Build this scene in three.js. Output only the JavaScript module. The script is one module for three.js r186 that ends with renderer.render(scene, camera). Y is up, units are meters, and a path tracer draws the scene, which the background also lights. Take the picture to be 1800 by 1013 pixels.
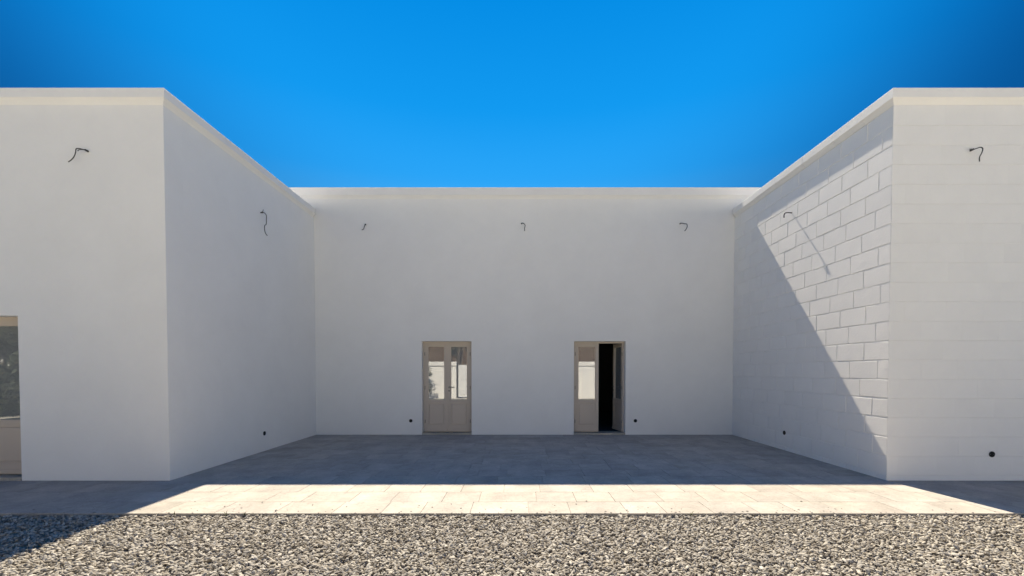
import * as THREE from 'three';
import { mergeGeometries } from 'three/addons/utils/BufferGeometryUtils.js';

// ---------------------------------------------------------------- camera, sky, sun, exposure
const scene = new THREE.Scene();
const F = 780, TILT = 0.02251, CX = 912, CY = 653 + F * Math.tan(TILT);      // lens measured on an 1800 x 1013 frame, shifted upwards
const camera = new THREE.PerspectiveCamera(2 * Math.atan(CY / F) * 180 / Math.PI, 1800 / 1013, 0.05, 400);
camera.setViewOffset(2 * CX, 2 * CY, 0, 0, 1800, 1013);
camera.position.set(0, 1.6, 0);
camera.rotation.x = -TILT;
camera.updateProjectionMatrix();

const renderer = new THREE.WebGLRenderer({ antialias: true });
renderer.toneMapping = THREE.LinearToneMapping;
const EXPOSURE = 2.0;
renderer.toneMappingExposure = EXPOSURE;
renderer.shadowMap.enabled = true;

const SUN = new THREE.Vector3(-0.112, 1, -0.795).normalize();
const smooth = (a, b, x) => { const t = Math.min(1, Math.max(0, (x - a) / (b - a))); return t * t * (3 - 2 * t); };
const GLOW = new THREE.Vector3(-0.04, 1, -0.8).normalize();
function skyColour(d) {                                   // clear southern air: deep blue aloft, paler to the horizon with low haze raised as fill light, brighter round the sun's side
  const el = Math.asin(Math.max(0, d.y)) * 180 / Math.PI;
  const stops = [[0, 2.1, 1.88, 1.56], [6, 1.8, 1.64, 1.38], [12, 0.88, 0.96, 1.0], [18, 0.09, 0.47, 0.97], [23, 0.024, 0.38, 0.94], [30, 0.006, 0.32, 0.87], [41, 0.001, 0.255, 0.77], [60, 0.002, 0.25, 0.74], [90, 0.002, 0.24, 0.70]];  // lowest stops whitened and brightened, out of view, to fill the shaded walls
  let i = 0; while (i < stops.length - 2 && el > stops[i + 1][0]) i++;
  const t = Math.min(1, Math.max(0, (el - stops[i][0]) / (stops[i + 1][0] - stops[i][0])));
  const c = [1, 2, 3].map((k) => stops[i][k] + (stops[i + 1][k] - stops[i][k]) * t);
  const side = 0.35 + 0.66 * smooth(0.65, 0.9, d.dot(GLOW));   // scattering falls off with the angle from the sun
  const fade = smooth(0, 14, el);                         // the added bright horizon haze is even all round
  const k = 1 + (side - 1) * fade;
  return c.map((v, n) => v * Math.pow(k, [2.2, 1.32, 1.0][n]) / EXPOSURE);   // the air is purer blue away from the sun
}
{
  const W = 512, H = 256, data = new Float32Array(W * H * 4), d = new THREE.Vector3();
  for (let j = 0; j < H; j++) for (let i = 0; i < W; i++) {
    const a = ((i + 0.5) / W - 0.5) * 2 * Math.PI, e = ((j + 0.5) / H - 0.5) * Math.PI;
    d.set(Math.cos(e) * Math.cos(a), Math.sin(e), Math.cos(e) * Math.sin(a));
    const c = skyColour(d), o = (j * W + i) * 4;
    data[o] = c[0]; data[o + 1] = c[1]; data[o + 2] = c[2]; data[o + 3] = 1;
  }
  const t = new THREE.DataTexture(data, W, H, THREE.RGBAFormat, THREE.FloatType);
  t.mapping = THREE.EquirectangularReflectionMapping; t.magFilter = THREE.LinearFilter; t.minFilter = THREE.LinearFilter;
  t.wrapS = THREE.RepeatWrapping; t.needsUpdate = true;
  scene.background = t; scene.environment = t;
}
const sun = new THREE.DirectionalLight(new THREE.Color().setRGB(1, 0.88, 0.70), 4.9);
sun.position.copy(SUN).multiplyScalar(40);
sun.castShadow = true; sun.shadow.mapSize.set(4096, 4096); sun.shadow.radius = 1; sun.shadow.bias = -0.0003;
Object.assign(sun.shadow.camera, { left: -22, right: 22, top: 22, bottom: -22, near: 1, far: 90 });
scene.add(sun);

// ---------------------------------------------------------------- helpers
let seed = 20240611;
const rnd = () => { seed = (seed + 0x6D2B79F5) | 0; let t = Math.imul(seed ^ (seed >>> 15), 1 | seed); t = (t + Math.imul(t ^ (t >>> 7), 61 | t)) ^ t; return ((t ^ (t >>> 14)) >>> 0) / 4294967296; };
const rr = (a, b) => a + (b - a) * rnd();
const lin = (r, g, b) => new THREE.Color().setRGB(r, g, b);
const used = {};
function numbered(name) { const n = used[name] = (used[name] ?? -1) + 1; return n ? `${name}_${String(n).padStart(3, '0')}` : name; }
function put(name, geo, mat, parent = scene, label) {
  const m = new THREE.Mesh(geo, mat); m.name = parent === scene ? numbered(name) : name;
  m.castShadow = m.receiveShadow = true; parent.add(m); if (label) m.userData.label = label; return m;
}
function thing(name, label, category, group, pos = [0, 0, 0]) {
  const g = new THREE.Group(); g.name = numbered(name); g.position.set(...pos); g.userData = { label, category }; if (group) g.userData.group = group; scene.add(g); return g;
}
function sub(name, parent, label) { const g = new THREE.Group(); g.name = name; if (label) g.userData.label = label; parent.add(g); return g; }
function box(x0, x1, y0, y1, z0, z1) { const g = new THREE.BoxGeometry(x1 - x0, y1 - y0, z1 - z0); g.translate((x0 + x1) / 2, (y0 + y1) / 2, (z0 + z1) / 2); return planarUV(g); }
function planarUV(g, ox = 0, oy = 0) {                    // uv in metres, laid on along each face's own direction
  if (g.index) g = g.toNonIndexed();
  const p = g.attributes.position, n = g.attributes.normal, uv = new Float32Array(p.count * 2);
  for (let i = 0; i < p.count; i++) {
    const ax = Math.abs(n.getX(i)), ay = Math.abs(n.getY(i)), az = Math.abs(n.getZ(i));
    const [u, v] = ay > ax && ay > az ? [p.getX(i), p.getZ(i)] : ax > az ? [p.getZ(i), p.getY(i)] : [p.getX(i), p.getY(i)];
    uv[2 * i] = u + ox; uv[2 * i + 1] = v + oy;
  }
  g.setAttribute('uv', new THREE.BufferAttribute(uv, 2)); return g;
}
function wallWithHoles(x0, x1, y0, y1, holes, depth) {    // plate in XY, front face on z = 0, body behind it
  const s = new THREE.Shape([[x0, y0], [x1, y0], [x1, y1], [x0, y1]].map((p) => new THREE.Vector2(...p)));
  for (const [a, b, c, d] of holes) s.holes.push(new THREE.Path([[a, c], [a, d], [b, d], [b, c]].map((p) => new THREE.Vector2(...p))));
  const g = new THREE.ExtrudeGeometry(s, { depth, bevelEnabled: false }); g.translate(0, 0, -depth); return planarUV(g);
}
// a dressed piece in XY facing +Z: ragged rim at z = -rise, slightly smaller ragged face at z = 0
function piece(w, h, rise, bevel, jit, ux = 0, uy = 0, sideBevel = bevel, pillow = 0) {
  const nx = Math.max(3, Math.round(w / 0.14)), ny = Math.max(2, Math.round(h / 0.14)), rim = [], face = [];
  const side = (n, f) => { for (let i = 0; i < n; i++) f(i / n); };
  const add = (x, y, ix, iy) => {
    rim.push([x, y]); const b = rr(0.6, 1.5);
    face.push([x - ix * sideBevel * b + rr(-jit, jit), y - iy * bevel * b + rr(-jit, jit)]);
  };
  side(nx, (t) => add(-w / 2 + w * t, -h / 2, t === 0 ? -1 : 0, -1)); side(ny, (t) => add(w / 2, -h / 2 + h * t, 1, t === 0 ? -1 : 0));
  side(nx, (t) => add(w / 2 - w * t, h / 2, t === 0 ? 1 : 0, 1)); side(ny, (t) => add(-w / 2, h / 2 - h * t, -1, t === 0 ? 1 : 0));
  const pos = [], N = rim.length;
  for (let i = 0; i < N; i++) {
    const j = (i + 1) % N, a = rim[i], b = rim[j], c = face[j], d = face[i];
    pos.push(...a, -rise, ...b, -rise, ...c, 0, ...a, -rise, ...c, 0, ...d, 0, 0, 0, pillow, ...d, 0, ...c, 0);
  }
  const g = new THREE.BufferGeometry(); g.setAttribute('position', new THREE.BufferAttribute(new Float32Array(pos), 3));
  g.computeVertexNormals();
  const uv = new Float32Array(pos.length / 3 * 2); for (let i = 0; i < pos.length / 3; i++) { uv[2 * i] = pos[3 * i] + ux; uv[2 * i + 1] = pos[3 * i + 1] + uy; }
  g.setAttribute('uv', new THREE.BufferAttribute(uv, 2)); return g;
}
// a profile of [outward, height] swept along corners given as [x, z, outX, outZ] (mitres included in the out vectors)
function sweep(profile, path, caps = true) {
  const pos = [], P = (k, i) => { const [x, z, ox, oz] = path[k], [o, y] = profile[i]; return [x + ox * o, y, z + oz * o]; };
  for (let k = 0; k < path.length - 1; k++) for (let i = 0; i < profile.length; i++) {
    const j = (i + 1) % profile.length, a = P(k, i), b = P(k + 1, i), c = P(k + 1, j), d = P(k, j);
    pos.push(...a, ...b, ...c, ...a, ...c, ...d);
  }
  if (caps) for (const k of [0, path.length - 1]) {
    const tri = THREE.ShapeUtils.triangulateShape(profile.map((p) => new THREE.Vector2(...p)), []);
    for (const t of tri) { const q = t.map((i) => P(k, i)); if (k === 0) q.reverse(); pos.push(...q[0], ...q[1], ...q[2]); }
  }
  const g = new THREE.BufferGeometry(); g.setAttribute('position', new THREE.BufferAttribute(new Float32Array(pos), 3)); g.computeVertexNormals(); return planarUV(g);
}
// tileable value noise
function noiseGrid(n, cells, r) {
  const g = new Float32Array(cells * cells); for (let i = 0; i < g.length; i++) g[i] = r();
  const out = new Float32Array(n * n);
  for (let y = 0; y < n; y++) for (let x = 0; x < n; x++) {
    const fx = x / n * cells, fy = y / n * cells, x0 = fx | 0, y0 = fy | 0, tx = fx - x0, ty = fy - y0, sx = tx * tx * (3 - 2 * tx), sy = ty * ty * (3 - 2 * ty);
    const G = (a, b) => g[(b % cells) * cells + (a % cells)];
    out[y * n + x] = (G(x0, y0) * (1 - sx) + G(x0 + 1, y0) * sx) * (1 - sy) + (G(x0, y0 + 1) * (1 - sx) + G(x0 + 1, y0 + 1) * sx) * sy;
  }
  return out;
}
function fractal(n, layers) {
  const out = new Float32Array(n * n); let sum = 0;
  for (const [c, a] of layers) { const g = noiseGrid(n, c, rnd); for (let i = 0; i < out.length; i++) out[i] += g[i] * a; sum += a; }
  for (let i = 0; i < out.length; i++) out[i] /= sum; return out;
}
function texture(n, size, fn, srgb = false) {             // size = metres covered by one repeat
  const d = new Uint8Array(n * n * 4);
  for (let i = 0; i < n * n; i++) { const c = fn(i); for (let k = 0; k < 3; k++) d[4 * i + k] = Math.min(255, Math.max(0, Math.round(255 * (c.length ? c[k] : c)))); d[4 * i + 3] = 255; }
  const t = new THREE.DataTexture(d, n, n); t.wrapS = t.wrapT = THREE.RepeatWrapping; t.magFilter = THREE.LinearFilter; t.minFilter = THREE.LinearMipmapLinearFilter; t.generateMipmaps = true;
  t.repeat.set(1 / size, 1 / size); if (srgb) t.colorSpace = THREE.SRGBColorSpace; t.needsUpdate = true; return t;
}

// ---------------------------------------------------------------- materials
const nA = fractal(512, [[6, 1], [14, 0.7], [40, 0.5], [110, 0.35]]), nB = fractal(512, [[4, 1], [9, 0.8], [23, 0.5]]), nC = fractal(512, [[60, 1], [128, 1], [250, 1]]);
const plasterMap = texture(512, 3.1, (i) => { const v = 0.955 + 0.016 * (nB[i] - 0.5) + 0.024 * (nA[i] - 0.5); return [v, v * 0.995, v * 0.985]; }, true);
const plasterBump = texture(512, 1.3, (i) => 0.6 * nA[i] + 0.4 * nC[i]);
const M = {};
M.plaster = new THREE.MeshStandardMaterial({ color: lin(0.95, 0.945, 0.93), roughness: 0.92, map: plasterMap, bumpMap: plasterBump, bumpScale: 0.0013 });
M.block = [0.94, 0.95, 0.945, 0.955].map((v) => new THREE.MeshStandardMaterial({ color: lin(v, v * 0.995, v * 0.98), roughness: 0.93, map: plasterMap, bumpMap: plasterBump, bumpScale: 0.0034 }));
const vein = (i) => { const r = Math.abs(nB[i] - 0.5); return r < 0.012 ? 1 - r / 0.012 : 0; };
const stoneMap = texture(512, 2.3, (i) => { const s = 0.9 + 0.26 * (nA[i] - 0.5) + 0.12 * (nC[i] - 0.5) - 0.16 * vein(i) * nA[i] - (nC[i] > 0.7 ? 0.1 : 0); return [s, s * 0.985, s * (0.955 - 0.06 * Math.max(0, nB[i] - 0.55))]; }, true);
const stoneBump = texture(512, 1.1, (i) => 0.5 * nC[i] + 0.5 * nA[i]);
M.slab = [[0.50, 0.475, 0.445], [0.52, 0.495, 0.465], [0.48, 0.455, 0.43], [0.505, 0.475, 0.44]].map((c) => new THREE.MeshStandardMaterial({ color: lin(...c), roughness: 0.8, map: stoneMap, bumpMap: stoneBump, bumpScale: 0.001 }));
M.mortar = new THREE.MeshStandardMaterial({ color: lin(0.46, 0.44, 0.41), roughness: 0.95, map: stoneMap });
M.earth = new THREE.MeshStandardMaterial({ color: lin(0.66, 0.63, 0.58), roughness: 1, map: texture(512, 1.7, (i) => { const v = 0.85 + 0.5 * (nC[i] - 0.5) + 0.35 * (nA[i] - 0.5); return [v, v, v * 0.98]; }, true), bumpMap: plasterBump, bumpScale: 0.02 });
M.paint = new THREE.MeshPhysicalMaterial({ color: lin(0.56, 0.475, 0.39), roughness: 0.45, clearcoat: 0.15, clearcoatRoughness: 0.4 });
M.glass = new THREE.MeshPhysicalMaterial({ color: lin(0.92, 0.95, 0.95), metalness: 0.42, roughness: 0.0, transmission: 1, thickness: 0, ior: 2.1 });
M.sill = new THREE.MeshStandardMaterial({ color: lin(0.55, 0.52, 0.46), roughness: 0.6, map: stoneMap });
M.steel = new THREE.MeshStandardMaterial({ color: lin(0.22, 0.21, 0.2), roughness: 0.35, metalness: 1 });
M.black = new THREE.MeshStandardMaterial({ color: lin(0.018, 0.018, 0.018), roughness: 0.5 });
M.blackDeep = new THREE.MeshStandardMaterial({ color: lin(0.008, 0.008, 0.008), roughness: 0.9 });
M.conduit = new THREE.MeshStandardMaterial({ color: lin(0.045, 0.045, 0.045), roughness: 0.6 });
M.greyCable = new THREE.MeshStandardMaterial({ color: lin(0.06, 0.06, 0.06), roughness: 0.55 });
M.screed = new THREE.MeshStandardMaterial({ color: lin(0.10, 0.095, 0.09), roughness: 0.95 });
M.whitePaint = new THREE.MeshStandardMaterial({ color: lin(0.80, 0.80, 0.79), roughness: 0.6 });

// ---------------------------------------------------------------- ground, gravel, paving
const XL = -5.11, XR = 5.385, Z1 = 6.46, ZB = 11.16, ZP = 4.96;
{
  const g = new THREE.PlaneGeometry(240, 240, 1, 1); g.rotateX(-Math.PI / 2); g.translate(0, -0.085, 0);
  const uv = g.attributes.uv, p = g.attributes.position; for (let i = 0; i < uv.count; i++) uv.setXY(i, p.getX(i), p.getZ(i));
  put('ground', g, M.earth).userData = { kind: 'structure', label: 'pale stony earth under and around the house' };
}
{
  const root = new THREE.Group(); root.name = 'gravel'; root.userData = { kind: 'stuff', label: 'loose cream and grey crushed stone in front of the paving' }; scene.add(root);
  const shapes = [];
  for (let k = 0; k < 5; k++) {
    const g = new THREE.IcosahedronGeometry(1, 1), p = g.attributes.position, v = new THREE.Vector3();
    const ax = [0, 1, 2, 3].map(() => [new THREE.Vector3(rr(-1, 1), rr(-1, 1), rr(-1, 1)).normalize(), rr(0.62, 0.85)]);
    for (let i = 0; i < p.count; i++) {
      v.fromBufferAttribute(p, i); for (const [n, c] of ax) { const d = v.dot(n); if (d > c) v.addScaledVector(n, (c - d) * 0.9); }
      p.setXYZ(i, v.x, v.y, v.z);
    }
    g.computeVertexNormals(); shapes.push(g);
  }
  const mat = new THREE.MeshStandardMaterial({ color: lin(1, 1, 1), roughness: 0.9 });
  const spots = shapes.map(() => []), m = new THREE.Matrix4(), q = new THREE.Quaternion(), e = new THREE.Euler();
  const tones = [[0.38, 0.345, 0.285], [0.45, 0.415, 0.345], [0.29, 0.255, 0.20], [0.50, 0.465, 0.395], [0.18, 0.157, 0.125], [0.34, 0.315, 0.27]];
  const lay = (n, y0, y1) => {
    for (let i = 0; i < n; i++) {
      const z = -rr(2.3, ZP - 0.004), half = -z * 1.28 + 1.6, x = rr(-half, half); if (rnd() > half / 8) continue;
      const s = 0.007 + 0.0115 * rnd() * rnd() + 0.003 * rnd(), long = rr(1.2, 2.3), flat = rr(0.45, 0.8);
      e.set(rr(-0.7, 0.7), rr(0, 6.283), rr(-0.7, 0.7)); q.setFromEuler(e);
      m.compose(new THREE.Vector3(x, rr(y0, y1), Math.max(z, -ZP + 0.02)), q, new THREE.Vector3(s * long, s * flat, s));
      const t = tones[(rnd() * tones.length) | 0], b = rr(0.8, 1.12);
      spots[(rnd() * spots.length) | 0].push([m.clone(), lin(t[0] * b, t[1] * b, t[2] * b)]);
    }
  };
  lay(100000, -0.056, -0.042); lay(88000, -0.042, -0.018);
  for (let i = 0; i < 170; i++) {                          // strays kicked up onto the edge of the paving
    const s = rr(0.004, 0.0095), k = (rnd() * spots.length) | 0, b = rr(0.6, 1.1);
    q.setFromEuler(e.set(0, rr(0, 6.283), 0));
    m.compose(new THREE.Vector3(rr(-7.5, 7.5), s * 0.4, -ZP - 0.012 - 0.5 * rnd() ** 3), q, new THREE.Vector3(s * 1.5, s * 0.6, s));
    spots[k].push([m.clone(), lin(0.4 * b, 0.37 * b, 0.32 * b)]);
  }
  spots.forEach((list, k) => {
    const im = new THREE.InstancedMesh(shapes[k], mat, list.length); im.name = 'pebbles'; im.castShadow = im.receiveShadow = true;
    list.forEach(([a, c], i) => { im.setMatrixAt(i, a); im.setColorAt(i, c); }); root.add(im);
  });
}
const paving = new THREE.Group(); paving.name = 'paving'; paving.userData = { kind: 'structure', label: 'cream limestone slab terrace in front of the house' }; scene.add(paving);
{
  put('bed', mergeGeometries([box(-13, 13, -0.16, -0.009, -Z1 - 0.2, -ZP - 0.002), box(XL - 0.2, XR + 0.2, -0.16, -0.009, -ZB - 0.2, -Z1 - 0.2)]), M.mortar, paving);
  const rowD = 0.4435;
  for (let r = 0; r < 14; r++) {
    const z0 = -ZP - r * rowD, wide = r < 4; let x = wide ? -9.2 - rr(0, 0.5) : XL - 0.02 - rr(0, 0.4); const end = wide ? 9.2 : XR + 0.05;
    while (x < end) {
      const L = rr(0.44, 0.72), gap = rr(0.0015, 0.0035), g = piece(L - gap, rowD - 0.0025, 0.011, 0.0015, 0.0005, x * 1.0 + rr(-9, 9), r * 1.7 + rr(-9, 9));
      const m = put('slab', g, M.slab[(rnd() * 4) | 0], paving);
      m.rotation.set(-Math.PI / 2, 0, 0); m.rotation.x += rr(-0.0012, 0.0012); m.position.set(x + L / 2, rr(-0.001, 0.001), z0 - rowD / 2); x += L;
    }
  }
}

// ---------------------------------------------------------------- the house
const house = thing('courtyard_house', 'flat-roofed white house with two wings around a paved courtyard', 'house');
const HW = 5.635, HB = 6.163, T = 0.35;                   // wing and central heights, wall thickness
const D1 = [-2.443, -1.191], D2 = [1.386, 2.684], DL = [-8.56, -7.277], DTOP = 2.357;
const wallTop = HW - 0.21, backTop = HB - 0.26;
function at(mesh, x, y, z, ry = 0) { mesh.position.set(x, y, z); mesh.rotation.y = ry; return mesh; }

at(put('wall', wallWithHoles(-12.4, 12.4, -0.2, backTop, [[...D1, 0.0, DTOP], [...D2, 0.0, DTOP]], T), M.plaster, house, 'plain shaded wall at the end of the courtyard with two doors'), 0, 0, -ZB);
at(put('wall', wallWithHoles(-12.4, XL, -0.2, wallTop, [[...DL, 0.0, 2.409]], T), M.plaster, house, 'plain front wall of the wing with the half-seen door'), 0, 0, -Z1);
put('wall', box(XL - T, XL, -0.2, wallTop, -ZB - 0.02, -Z1 - T), M.plaster, house, 'smooth courtyard wall of the wing with the half-seen door');

// the block-built wing: a backing wall and every block proud of it
const courtBlocks = put('wall', box(XR + 0.0105, XR + T, -0.2, wallTop, -ZB - 0.02, -Z1 - T), M.plaster, house, 'whitewashed block wall raked by sun across its upper corner');
const frontBlocks = put('wall', box(XR + 0.006, 12.4, -0.2, wallTop, -Z1 - T, -Z1 - 0.006), M.plaster, house, 'shaded block-built front wall with faint level joints');
{
  const joints = [-0.02, 0.08]; for (let k = 0; k < 19; k++) joints.push(0.36 + 0.281 * k);
  joints[joints.length - 1] = wallTop;
  const L0 = 0.57;
  for (let r = 0; r < joints.length - 1; r++) {
    const y0 = joints[r], y1 = joints[r + 1], h = y1 - y0;
    // along the courtyard, from the corner inwards
    let z = Z1, first = true;
    while (z < ZB) {
      let L = first ? (r % 2 ? rr(0.42, 0.56) : rr(0.14, 0.3)) : rr(0.53, 0.61); first = false;
      if (ZB + 0.02 - (z + L) < 0.12) L = ZB + 0.02 - z;
      const g = piece(L - rr(0.004, 0.012), h - rr(0.006, 0.014), 0.013, 0.008, 0.0035, rr(-9, 9), rr(-9, 9), 0.008, rr(0.0002, 0.0014));
      const m = put('block', g, M.block[(rnd() * 4) | 0], courtBlocks);
      m.rotation.set(rr(-0.002, 0.002), -Math.PI / 2 + rr(-0.0045, 0.0045), 0, 'YXZ'); m.position.set(XR + rr(-0.0012, 0.0014), (y0 + y1) / 2 + rr(-0.002, 0.002), -(z + L / 2)); z += L;
    }
    let x = XR; first = true;
    while (x < 9.6) {
      const L = first ? (r % 2 ? rr(0.14, 0.3) : rr(0.42, 0.56)) : rr(0.53, 0.61); first = false;
      const g = piece(L - 0.0002, h - 0.0012, 0.008, 0.0022, 0.0004, rr(-9, 9), rr(-9, 9), 0.0003);
      const m = put('block', g, M.plaster, frontBlocks);
      m.rotation.set(rr(-0.0015, 0.0015), 0, 0); m.position.set(x + L / 2, (y0 + y1) / 2, -Z1); x += L;
    }
  }
}
// outer shell: side walls, rear wall, floors, roofs
put('wall', box(-12.4, -12.05, -0.2, wallTop, -ZB, -Z1 - T), M.plaster, house, 'outer side wall of the wing with the half-seen door');
put('wall', box(12.05, 12.4, -0.2, wallTop, -ZB, -Z1 - T), M.plaster, house, 'outer side wall of the block-built wing');
put('wall', mergeGeometries([box(-12.4, -12.05, -0.2, backTop, -18.5, -ZB - T), box(12.05, 12.4, -0.2, backTop, -18.5, -ZB - T), box(-12.05, 12.05, -0.2, backTop, -18.5, -18.15)]), M.screed, house, 'rear and side walls of the central rooms');
put('roof', box(-12.35, XL - 0.3, HW - 0.4, HW - 0.1, -ZB + 0.003, -Z1 - 0.3), M.plaster, house);
put('roof', box(XR + 0.3, 12.35, HW - 0.4, HW - 0.1, -ZB + 0.003, -Z1 - 0.3), M.plaster, house);
put('roof', box(-12.35, 12.35, HB - 0.5, HB - 0.2, -18.45, -ZB - 0.3), M.plaster, house);
put('room_floor', box(-12.05, 12.05, -0.1, 0.01, -18.15, -ZB - 0.2), M.screed, house);
put('room_floor', box(-12.05, XL - T, -0.1, 0.01, -ZB + 0.003, -Z1 - 0.2), M.screed, house);

// crowning mouldings
function profile(top, slope, fascia, out, back) {
  return [[0, top - fascia - slope], [out * 0.55, top - fascia - slope * 0.35], [out, top - fascia], [out, top - 0.008], [out - 0.008, top], [-back, top], [-back, top - fascia - slope]];
}
const pw = profile(HW, 0.075, 0.135, 0.062, 0.34), pb = profile(HB, 0.07, 0.19, 0.055, 0.34);
put('cornice', sweep(pb, [[-12.46, -ZB, 0, 1], [12.46, -ZB, 0, 1]]), M.plaster, house);
put('cornice', sweep(pw, [[-12.4, -Z1, 0, 1], [XL, -Z1, 1, 1], [XL, -ZB + 0.058, 1, 0]]), M.plaster, house);
put('cornice', sweep(pw, [[XR, -Z1, -1, 1], [12.4, -Z1, 0, 1]]), M.plaster, house);
{
  let z = -ZB + 0.058, k = 0; const cuts = [z]; for (const d of [10.15, 9.32, 8.43, 7.62, 6.98]) cuts.push(-d); cuts.push(-Z1);
  for (let i = 0; i < cuts.length - 1; i++) {
    const last = i === cuts.length - 2, o = rr(-0.002, 0.002), y = rr(-0.003, 0.003);
    const pr = pw.map(([a, b]) => [a + (a > 0.02 && !last ? o : 0), b + (last ? 0 : y)]);
    const m = put('coping_stone', sweep(pr, [[XR, cuts[i] + (i ? 0.004 : 0), -1, 0], [XR, cuts[i + 1], -1, last ? 1 : 0]]), M.block[i % 4], house);
  }
}

// ---------------------------------------------------------------- doors
function bars(list) { return mergeGeometries(list.map((b) => box(...b))); }
function leaf(door, hingeX, y0, y1, z, w, dir, turn, opt) {
  // built from the hinge outwards, then swung; dir = +1 when the leaf runs towards +x
  const place = (m) => { m.position.set(hingeX, 0, z); m.rotation.y = turn; return m; };
  const X = (a, b) => (dir > 0 ? [a, b] : [-b, -a]);
  const st = 0.074, bot = y0 + 0.16, mid0 = y0 + opt.panel, mid1 = mid0 + 0.075, gt = y1 - 0.075;
  place(put('leaf', bars([
    [...X(0, st), y0, y1, -0.05, 0], [...X(w - st, w), y0, y1, -0.05, 0], [...X(st, w - st), gt, y1, -0.05, -0.001], [...X(st, w - st), mid0, mid1, -0.05, -0.001], [...X(st, w - st), y0, bot, -0.05, -0.001],
    [...X(st, st + 0.014), mid1, gt, -0.04, -0.012], [...X(w - st - 0.014, w - st), mid1, gt, -0.04, -0.012], [...X(st + 0.014, w - st - 0.014), gt - 0.014, gt, -0.04, -0.012], [...X(st + 0.014, w - st - 0.014), mid1, mid1 + 0.014, -0.04, -0.012],
  ]), M.paint, door));
  const pw2 = w - 2 * st, ph = mid0 - bot, pn = piece(pw2 - 0.05, ph - 0.05, 0.012, 0.018, 0);
  pn.translate((dir > 0 ? 1 : -1) * w / 2, (bot + mid0) / 2, -0.008);
  place(put('panel', mergeGeometries([box(...X(st, w - st), bot, mid0, -0.038, -0.02), planarUV(pn)]), M.paint, door));
  const gl = new THREE.PlaneGeometry(pw2 - 0.004, gt - mid1 - 0.004); gl.translate((dir > 0 ? 1 : -1) * w / 2, (gt + mid1) / 2, -0.027);
  place(put('pane', gl, M.glass, door));
  place(put('weather_bar', bars([[...X(0.012, w - 0.012), y0 + 0.02, y0 + 0.05, 0, 0.026], [...X(0.012, w - 0.012), y0 + 0.05, y0 + 0.075, 0, 0.014]]), M.paint, door));
  if (opt.handle) {
    const hx = (dir > 0 ? 1 : -1) * (w - st / 2), hy = opt.handle, t = new THREE.CylinderGeometry(0.011, 0.011, 0.05, 10); t.rotateX(Math.PI / 2); t.translate(hx, hy, 0.03);
    const lv = new THREE.CylinderGeometry(0.009, 0.01, 0.13, 10); lv.rotateZ(Math.PI / 2); lv.translate(hx - (dir > 0 ? 1 : -1) * 0.06, hy + 0.002, 0.052);
    const ro = new THREE.CylinderGeometry(0.026, 0.026, 0.008, 18); ro.rotateX(Math.PI / 2); ro.translate(hx, hy, 0.004);
    const ke = ro.clone(); ke.translate(0, -0.085, 0);
    place(put('handle', mergeGeometries([t, lv, ro, ke].map((g) => g.toNonIndexed())), M.steel, door));
  }
  const hg = []; for (const fy of [0.12, 0.5, 0.88]) { const c = new THREE.CylinderGeometry(0.009, 0.009, 0.09, 10); c.translate(0, y0 + (y1 - y0) * fy, 0.006); hg.push(c.toNonIndexed()); }
  place(put('hinge', mergeGeometries(hg), M.steel, door));
}
function makeDoor(x0, x1, yTop, zFace, label, opt = {}) {
  const d = sub('door', house, label), z = -zFace - (opt.recess ?? 0.15), fr = 0.05, y0 = 0.055;
  put('frame', bars([[x0 - 0.02, x0 + fr, y0, yTop + 0.02, z - 0.07, z - 0.008], [x1 - fr, x1 + 0.02, y0, yTop + 0.02, z - 0.07, z - 0.008], [x0 + fr, x1 - fr, yTop - 0.045, yTop + 0.02, z - 0.07, z - 0.0085]]), M.paint, d);
  put('threshold', mergeGeometries([box(x0 + 0.001, x1 - 0.001, -0.05, 0.045, z - 0.2, -zFace + 0.012)]), M.sill, d);
  const w = (x1 - x0 - 2 * fr) / 2, o = { panel: opt.panel ?? 0.74, handle: 0 };
  leaf(d, x0 + fr, y0, yTop - 0.045, z, w - 0.002, 1, 0, o);
  leaf(d, x1 - fr, y0, yTop - 0.045, z, w - 0.002, -1, opt.swing ?? 0, { ...o, handle: 1.19 });
  if (!opt.swing) put('cover_strip', box((x0 + x1) / 2 - 0.02, (x0 + x1) / 2 + 0.02, y0 + 0.08, yTop - 0.05, z + 0.001, z + 0.014), M.paint, d);
  return d;
}
makeDoor(...D1, DTOP, ZB, 'closed taupe double door with half-glazed leaves');
makeDoor(...D2, DTOP, ZB, 'taupe double door with one leaf swung open onto the dark room', { swing: -1.38 });
makeDoor(...DL, 2.409, Z1, 'taupe glazed door cut by the edge of the picture', { recess: 0.17, panel: 0.73 });

// ---------------------------------------------------------------- cable ends and socket boxes on the walls
function cable(label, pos, turn, pts, r = 0.0075, second, stub = 0.05) {
  const t = thing('cable_end', label, 'cable', 'bare cable ends on the walls', pos); t.rotation.y = turn;
  const c = new THREE.CylinderGeometry(0.011, 0.011, stub + 0.005, 12); c.rotateX(Math.PI / 2); c.translate(0, 0, stub / 2 - 0.003);
  const rings = [c]; for (let k = 0; k < stub * 100; k++) { const q = new THREE.TorusGeometry(0.011, 0.0022, 6, 14); q.translate(0, 0, 0.006 + k * 0.01); rings.push(q); }
  put('conduit', mergeGeometries(rings.map((g) => g.toNonIndexed())), M.conduit, t);
  const run = (p, rad) => new THREE.TubeGeometry(new THREE.CatmullRomCurve3([[0, 0, 0.0], ...p].map((v) => new THREE.Vector3(...v))), 40, rad, 8);
  put('cable', run(pts, r), M.greyCable, t); if (second) put('cable', run(second, r * 0.8), M.greyCable, t);
}
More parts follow.
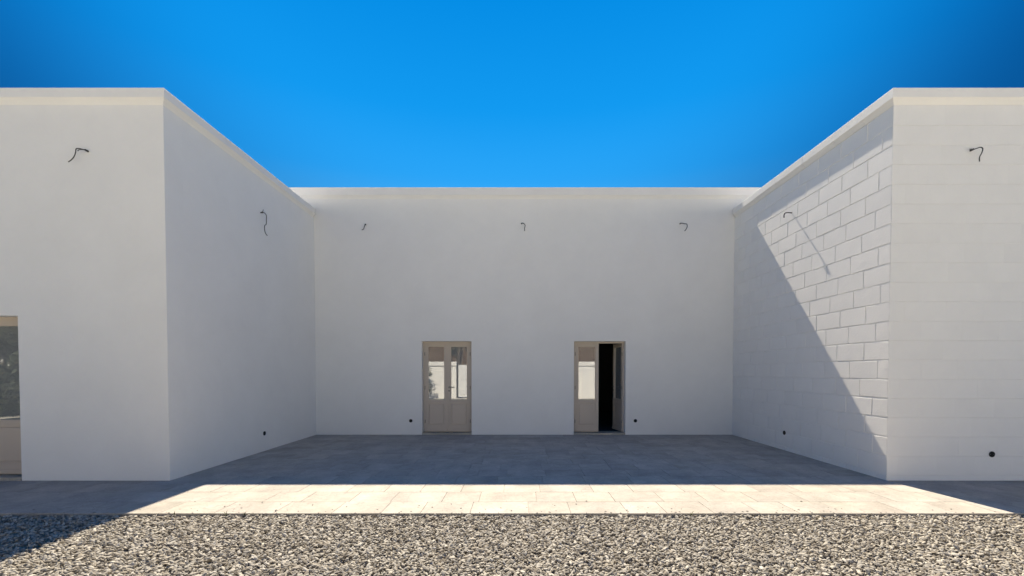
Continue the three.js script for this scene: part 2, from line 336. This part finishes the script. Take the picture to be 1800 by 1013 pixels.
cable('dark cable end curling down on front wall of wing with half-seen door', [-6.2, 4.765, -Z1], 0, [[-0.03, 0.004, 0.06], [-0.085, -0.002, 0.085], [-0.095, -0.06, 0.09], [-0.12, -0.12, 0.09], [-0.17, -0.165, 0.085], [-0.21, -0.185, 0.08]], 0.007, [[-0.02, 0, 0.05], [-0.07, -0.012, 0.07], [-0.082, -0.03, 0.072]]);
cable('long wavy cable end on smooth shaded courtyard wall opposite the block wall', [XL, 4.74, -8.85], Math.PI / 2, [[0, 0.006, 0.05], [0.03, -0.03, 0.09], [0.04, -0.13, 0.09], [0.03, -0.22, 0.09], [-0.04, -0.27, 0.1], [-0.035, -0.38, 0.1], [0.03, -0.42, 0.09], [0.07, -0.43, 0.085]], 0.0075, [[0, 0.02, 0.04], [0.005, 0.06, 0.05]]);
cable('short cable end above and left of the closed double door', [-3.82, 5.255, -ZB], 0, [[0.005, 0.004, 0.06], [0.012, -0.02, 0.09], [-0.01, -0.08, 0.09], [-0.03, -0.13, 0.085], [-0.075, -0.15, 0.08]], 0.009);
cable('short cable end on courtyard end wall midway between the two doors', [0.07, 5.28, -ZB], 0, [[0.02, 0.004, 0.05], [0.06, -0.025, 0.085], [0.085, -0.06, 0.09], [0.075, -0.13, 0.085], [0.075, -0.2, 0.08]], 0.009);
cable('short cable end above and right of the open double door', [4.02, 5.28, -ZB], 0, [[0.03, 0.0, 0.05], [0.09, -0.025, 0.085], [0.14, -0.035, 0.09], [0.15, -0.1, 0.085], [0.12, -0.17, 0.08], [0.09, -0.2, 0.08]], 0.009);
cable('cable end throwing a long slanting shadow on sunlit block wall', [XR, 4.725, -8.82], -Math.PI / 2, [[0, 0.003, 0.05], [0.002, 0.002, 0.1], [-0.001, -0.008, 0.138], [-0.01, -0.045, 0.148], [-0.018, -0.09, 0.142]], 0.0105, null, 0.012);
cable('cable end hanging on shaded front wall of block-built wing', [6.50, 4.775, -Z1], 0, [[0.02, 0.0, 0.06], [0.06, 0.008, 0.085], [0.085, -0.01, 0.09], [0.075, -0.07, 0.09], [0.05, -0.13, 0.085], [0.055, -0.19, 0.08]], 0.007, [[-0.02, -0.002, 0.05], [-0.07, -0.006, 0.06]]);

function socket(label, pos, turn) {
  const t = thing('socket_box', label, 'socket box', 'round black socket boxes low on the walls', pos); t.rotation.y = turn;
  const pr = [[0.041, -0.004], [0.044, 0.002], [0.043, 0.007], [0.038, 0.008], [0.0365, 0.003]].map((p) => new THREE.Vector2(...p));
  const g = new THREE.LatheGeometry(pr, 28); g.rotateX(Math.PI / 2); put('rim', g, M.black, t);
  const c = new THREE.CircleGeometry(0.0372, 28); c.translate(0, 0, 0.0032); put('well', c, M.blackDeep, t);
  const s = []; for (const [x, y] of [[-0.026, 0], [0.026, 0]]) { const k = new THREE.CylinderGeometry(0.004, 0.004, 0.006, 8); k.rotateX(Math.PI / 2); k.translate(x, y, 0.004); s.push(k); }
  put('screw', mergeGeometries(s), M.steel, t);
}
socket('black socket box low on smooth shaded courtyard wall opposite the block wall', [XL, 0.355, -8.88], Math.PI / 2);
socket('black socket box beside the closed double door', [-2.725, 0.353, -ZB], 0);
socket('black socket box beside the open double door', [2.94, 0.353, -ZB], 0);
socket('black socket box low on the block wall inside the courtyard', [XR - 0.002, 0.355, -8.965], -Math.PI / 2);
socket('black socket box low on shaded front wall of block-built wing', [6.915, 0.387, -Z1 + 0.001], 0);

// ---------------------------------------------------------------- weeds along the edge of the paving
{
  const mat = new THREE.MeshStandardMaterial({ color: lin(0.07, 0.085, 0.03), roughness: 0.8, side: THREE.DoubleSide });
  [[-3.86, 7, 'tiny weed at the paving edge, nearest the shaded corner of gravel'], [-3.28, 5, 'tiny sprig of weed at paving edge, second from the shaded gravel'], [-3.08, 8, 'small tuft of weed at paving edge, third from the shaded gravel'], [1.93, 6, 'small weed at paving edge below the open double door']].forEach(([x, n, label]) => {
    const pos = [];
    for (let k = 0; k < n; k++) {
      const a = rr(0, 6.28), l = rr(0.025, 0.055), w = rr(0.002, 0.005), dx = Math.cos(a), dz = Math.sin(a) * 0.7;
      const p = (t, s) => [dx * l * 0.7 * t * t - dz * s, l * Math.sin(t * 1.5), dz * l * 0.7 * t * t + dx * s];
      for (let i = 0; i < 3; i++) { const t0 = i / 3, t1 = (i + 1) / 3, w0 = w * Math.sin(Math.PI * (0.2 + 0.75 * t0)), w1 = w * Math.sin(Math.PI * (0.2 + 0.75 * t1)); const A = p(t0, -w0), B = p(t0, w0), C = p(t1, w1), D = p(t1, -w1); pos.push(...A, ...B, ...C, ...A, ...C, ...D); }
    }
    const g = new THREE.BufferGeometry(); g.setAttribute('position', new THREE.BufferAttribute(new Float32Array(pos), 3)); g.computeVertexNormals();
    const m = put('weed', g, mat); m.position.set(x, -0.03, -ZP + 0.022); m.scale.setScalar(1.25); m.userData = { label, category: 'weed', group: 'weeds along the paving' };
  });
}

// ---------------------------------------------------------------- behind the viewer: what the panes mirror and the sun strikes
const ZG = 5.0;
{
  const t = thing('garden_wall', 'white garden wall with flat coping, mirrored in the door panes', 'wall');
  put('wall', mergeGeometries([box(-14, -3.9, -0.2, 1.95, ZG, ZG + 0.25), box(-2.9, 20, -0.2, 1.95, ZG, ZG + 0.25)]), M.plaster, t);
  put('coping', mergeGeometries([box(-14.05, -3.88, 1.953, 2.2, ZG - 0.06, ZG + 0.31), box(-2.92, 20.05, 1.953, 2.2, ZG - 0.06, ZG + 0.31)]), M.plaster, t);
  put('pilaster', box(3.95, 4.35, -0.2, 1.8, ZG - 0.09, ZG - 0.002), M.plaster, t);
  const g = thing('garden_gate', 'white panelled gate in the garden wall, mirrored in a door pane', 'gate');
  put('post', box(-3.895, -3.80, -0.1, 2.1, ZG + 0.03, ZG + 0.12), M.conduit, g);
  put('gate_leaf', box(-3.78, -2.93, -0.02, 2.0, ZG + 0.06, ZG + 0.1), M.whitePaint, g);
  for (const [a, b] of [[0.15, 0.95], [1.08, 1.9]]) put('gate_panel', box(-3.66, -3.05, a, b, ZG + 0.04, ZG + 0.058), M.whitePaint, g);
}
const leafMats = [[0.03, 0.045, 0.015], [0.038, 0.055, 0.02], [0.022, 0.034, 0.013]].map((c) => new THREE.MeshPhysicalMaterial({ color: lin(...c), roughness: 0.7, side: THREE.DoubleSide, transmission: 0.15, thickness: 0 }));
M.bark = new THREE.MeshStandardMaterial({ color: lin(0.11, 0.085, 0.06), roughness: 1 });
function tree(name, label, group, x, z, height, radius, base, leaves, size, mat) {
  const t = thing(name, label, name.includes('shrub') ? 'shrub' : 'tree', group, [x, -0.085, z]);
  const limbs = [], pos = [];
  const tube = (pts, r0) => limbs.push(new THREE.TubeGeometry(new THREE.CatmullRomCurve3(pts), 8, r0, 6));
  const trunkTop = new THREE.Vector3(rr(-0.1, 0.1) * height, base + (height - base) * 0.45, rr(-0.1, 0.1) * height);
  tube([new THREE.Vector3(0, -0.1, 0), new THREE.Vector3(rr(-0.1, 0.1), base * 0.6, rr(-0.1, 0.1)), trunkTop], height * 0.022);
  const clumps = [];
  for (let k = 0; k < 26; k++) {
    const a = rr(0, 6.283), u = Math.sqrt(rnd()), f = rnd(), yy = base + (height - base) * f, w = radius * Math.sqrt(Math.max(0.05, 1 - (2 * f - 0.85) ** 2)) * u;
    const c = new THREE.Vector3(Math.cos(a) * w, yy, Math.sin(a) * w); clumps.push([c, radius * rr(0.2, 0.42)]);
    if (k % 2 === 0) tube([new THREE.Vector3(0, base * rr(0.5, 0.9), 0), trunkTop.clone().lerp(c, 0.4), c], height * 0.007);
  }
  for (let i = 0; i < leaves; i++) {
    const [c, r] = clumps[(rnd() * clumps.length) | 0], d = new THREE.Vector3(rr(-1, 1), rr(-1, 1), rr(-1, 1)).normalize().multiplyScalar(r * Math.cbrt(rnd())).add(c);
    const a = new THREE.Vector3(rr(-1, 1), rr(-1, 1), rr(-1, 1)).normalize(), b = new THREE.Vector3(rr(-1, 1), rr(-1, 1), rr(-1, 1)).cross(a).normalize(), s = size * rr(0.6, 1.3);
    const P = (u, v) => [d.x + a.x * u * s + b.x * v * s, d.y + a.y * u * s + b.y * v * s, d.z + a.z * u * s + b.z * v * s];
    pos.push(...P(-1, 0), ...P(0, -0.38), ...P(1, 0), ...P(-1, 0), ...P(1, 0), ...P(0, 0.38));
  }
  const g = new THREE.BufferGeometry(); g.setAttribute('position', new THREE.BufferAttribute(new Float32Array(pos), 3)); g.computeVertexNormals();
  put('trunk', mergeGeometries(limbs), M.bark, t); put('crown', g, mat, t);
}
tree('garden_tree', 'dense dark tree above the garden wall, mirrored in the closed door', 'trees beyond the garden', -4.15, 8.5, 6.2, 1.05, 1.2, 14000, 0.09, leafMats[2]);
tree('garden_shrub', 'loose leafy shrub before the garden wall, mirrored in the closed door', null, -5.75, 4.1, 2.2, 0.62, 0.2, 900, 0.075, leafMats[0]);
for (let k = 0; k < 6; k++) tree('garden_tree', ['broad green tree mirrored in the glass at the picture edge', 'tall dark tree beside the garden, mirrored at the picture edge'][k % 2] + ['', ', nearer one', ', far one', ', middle one', ', slim one', ', last one'][k], 'trees beyond the garden', -15.5 - k * 2.1, 2.2 + (k % 3) * 1.1, 5.5 + (k % 3) * 0.8, 1.9, 0.1, 14000, 0.11, leafMats[k % 3]);
for (let k = 0; k < 5; k++) tree('garden_shrub', 'dense evergreen hedge bush behind the trees at the picture edge' + [', nearest', ', second', ', third', ', fourth', ', farthest'][k], 'hedge bushes', -17 - k * 2.4, 6.4, 3.6 + (k % 2) * 0.5, 1.7, 0.0, 9000, 0.12, leafMats[2]);
for (let k = 0; k < 4; k++) tree('garden_tree', 'leafy tree standing past the garden wall, unseen but for mirrors' + [' by the brown house', ' on the open side', ' by the road', ' at the plot corner'][k], 'trees beyond the garden', [-11, 9.5, 13, 17][k], 10 + k, 5 + k * 0.3, 2, 0.8, 5000, 0.12, leafMats[k % 3]);
{
  const t = thing('brown_house', 'low brown stone house beyond the garden wall, mirrored in the panes', 'house');
  const m = new THREE.MeshStandardMaterial({ color: lin(0.15, 0.095, 0.055), roughness: 0.95, map: stoneMap, bumpMap: stoneBump, bumpScale: 0.01 });
  put('wall', wallWithHoles(-9, 8, -0.1, 4.2, [[-1.2, -0.2, 1, 2.2], [0.6, 1.6, 0, 2.2]], 0.4), m, t).position.set(0, 0, 15); t.children[0].rotation.y = Math.PI;
  put('wall', box(-8, 9, -0.1, 4.2, 15.8, 20), m, t);
  put('roof', box(-8.3, 9.3, 4.2, 4.4, 14.75, 20.2), m, t);
}

renderer.render(scene, camera);
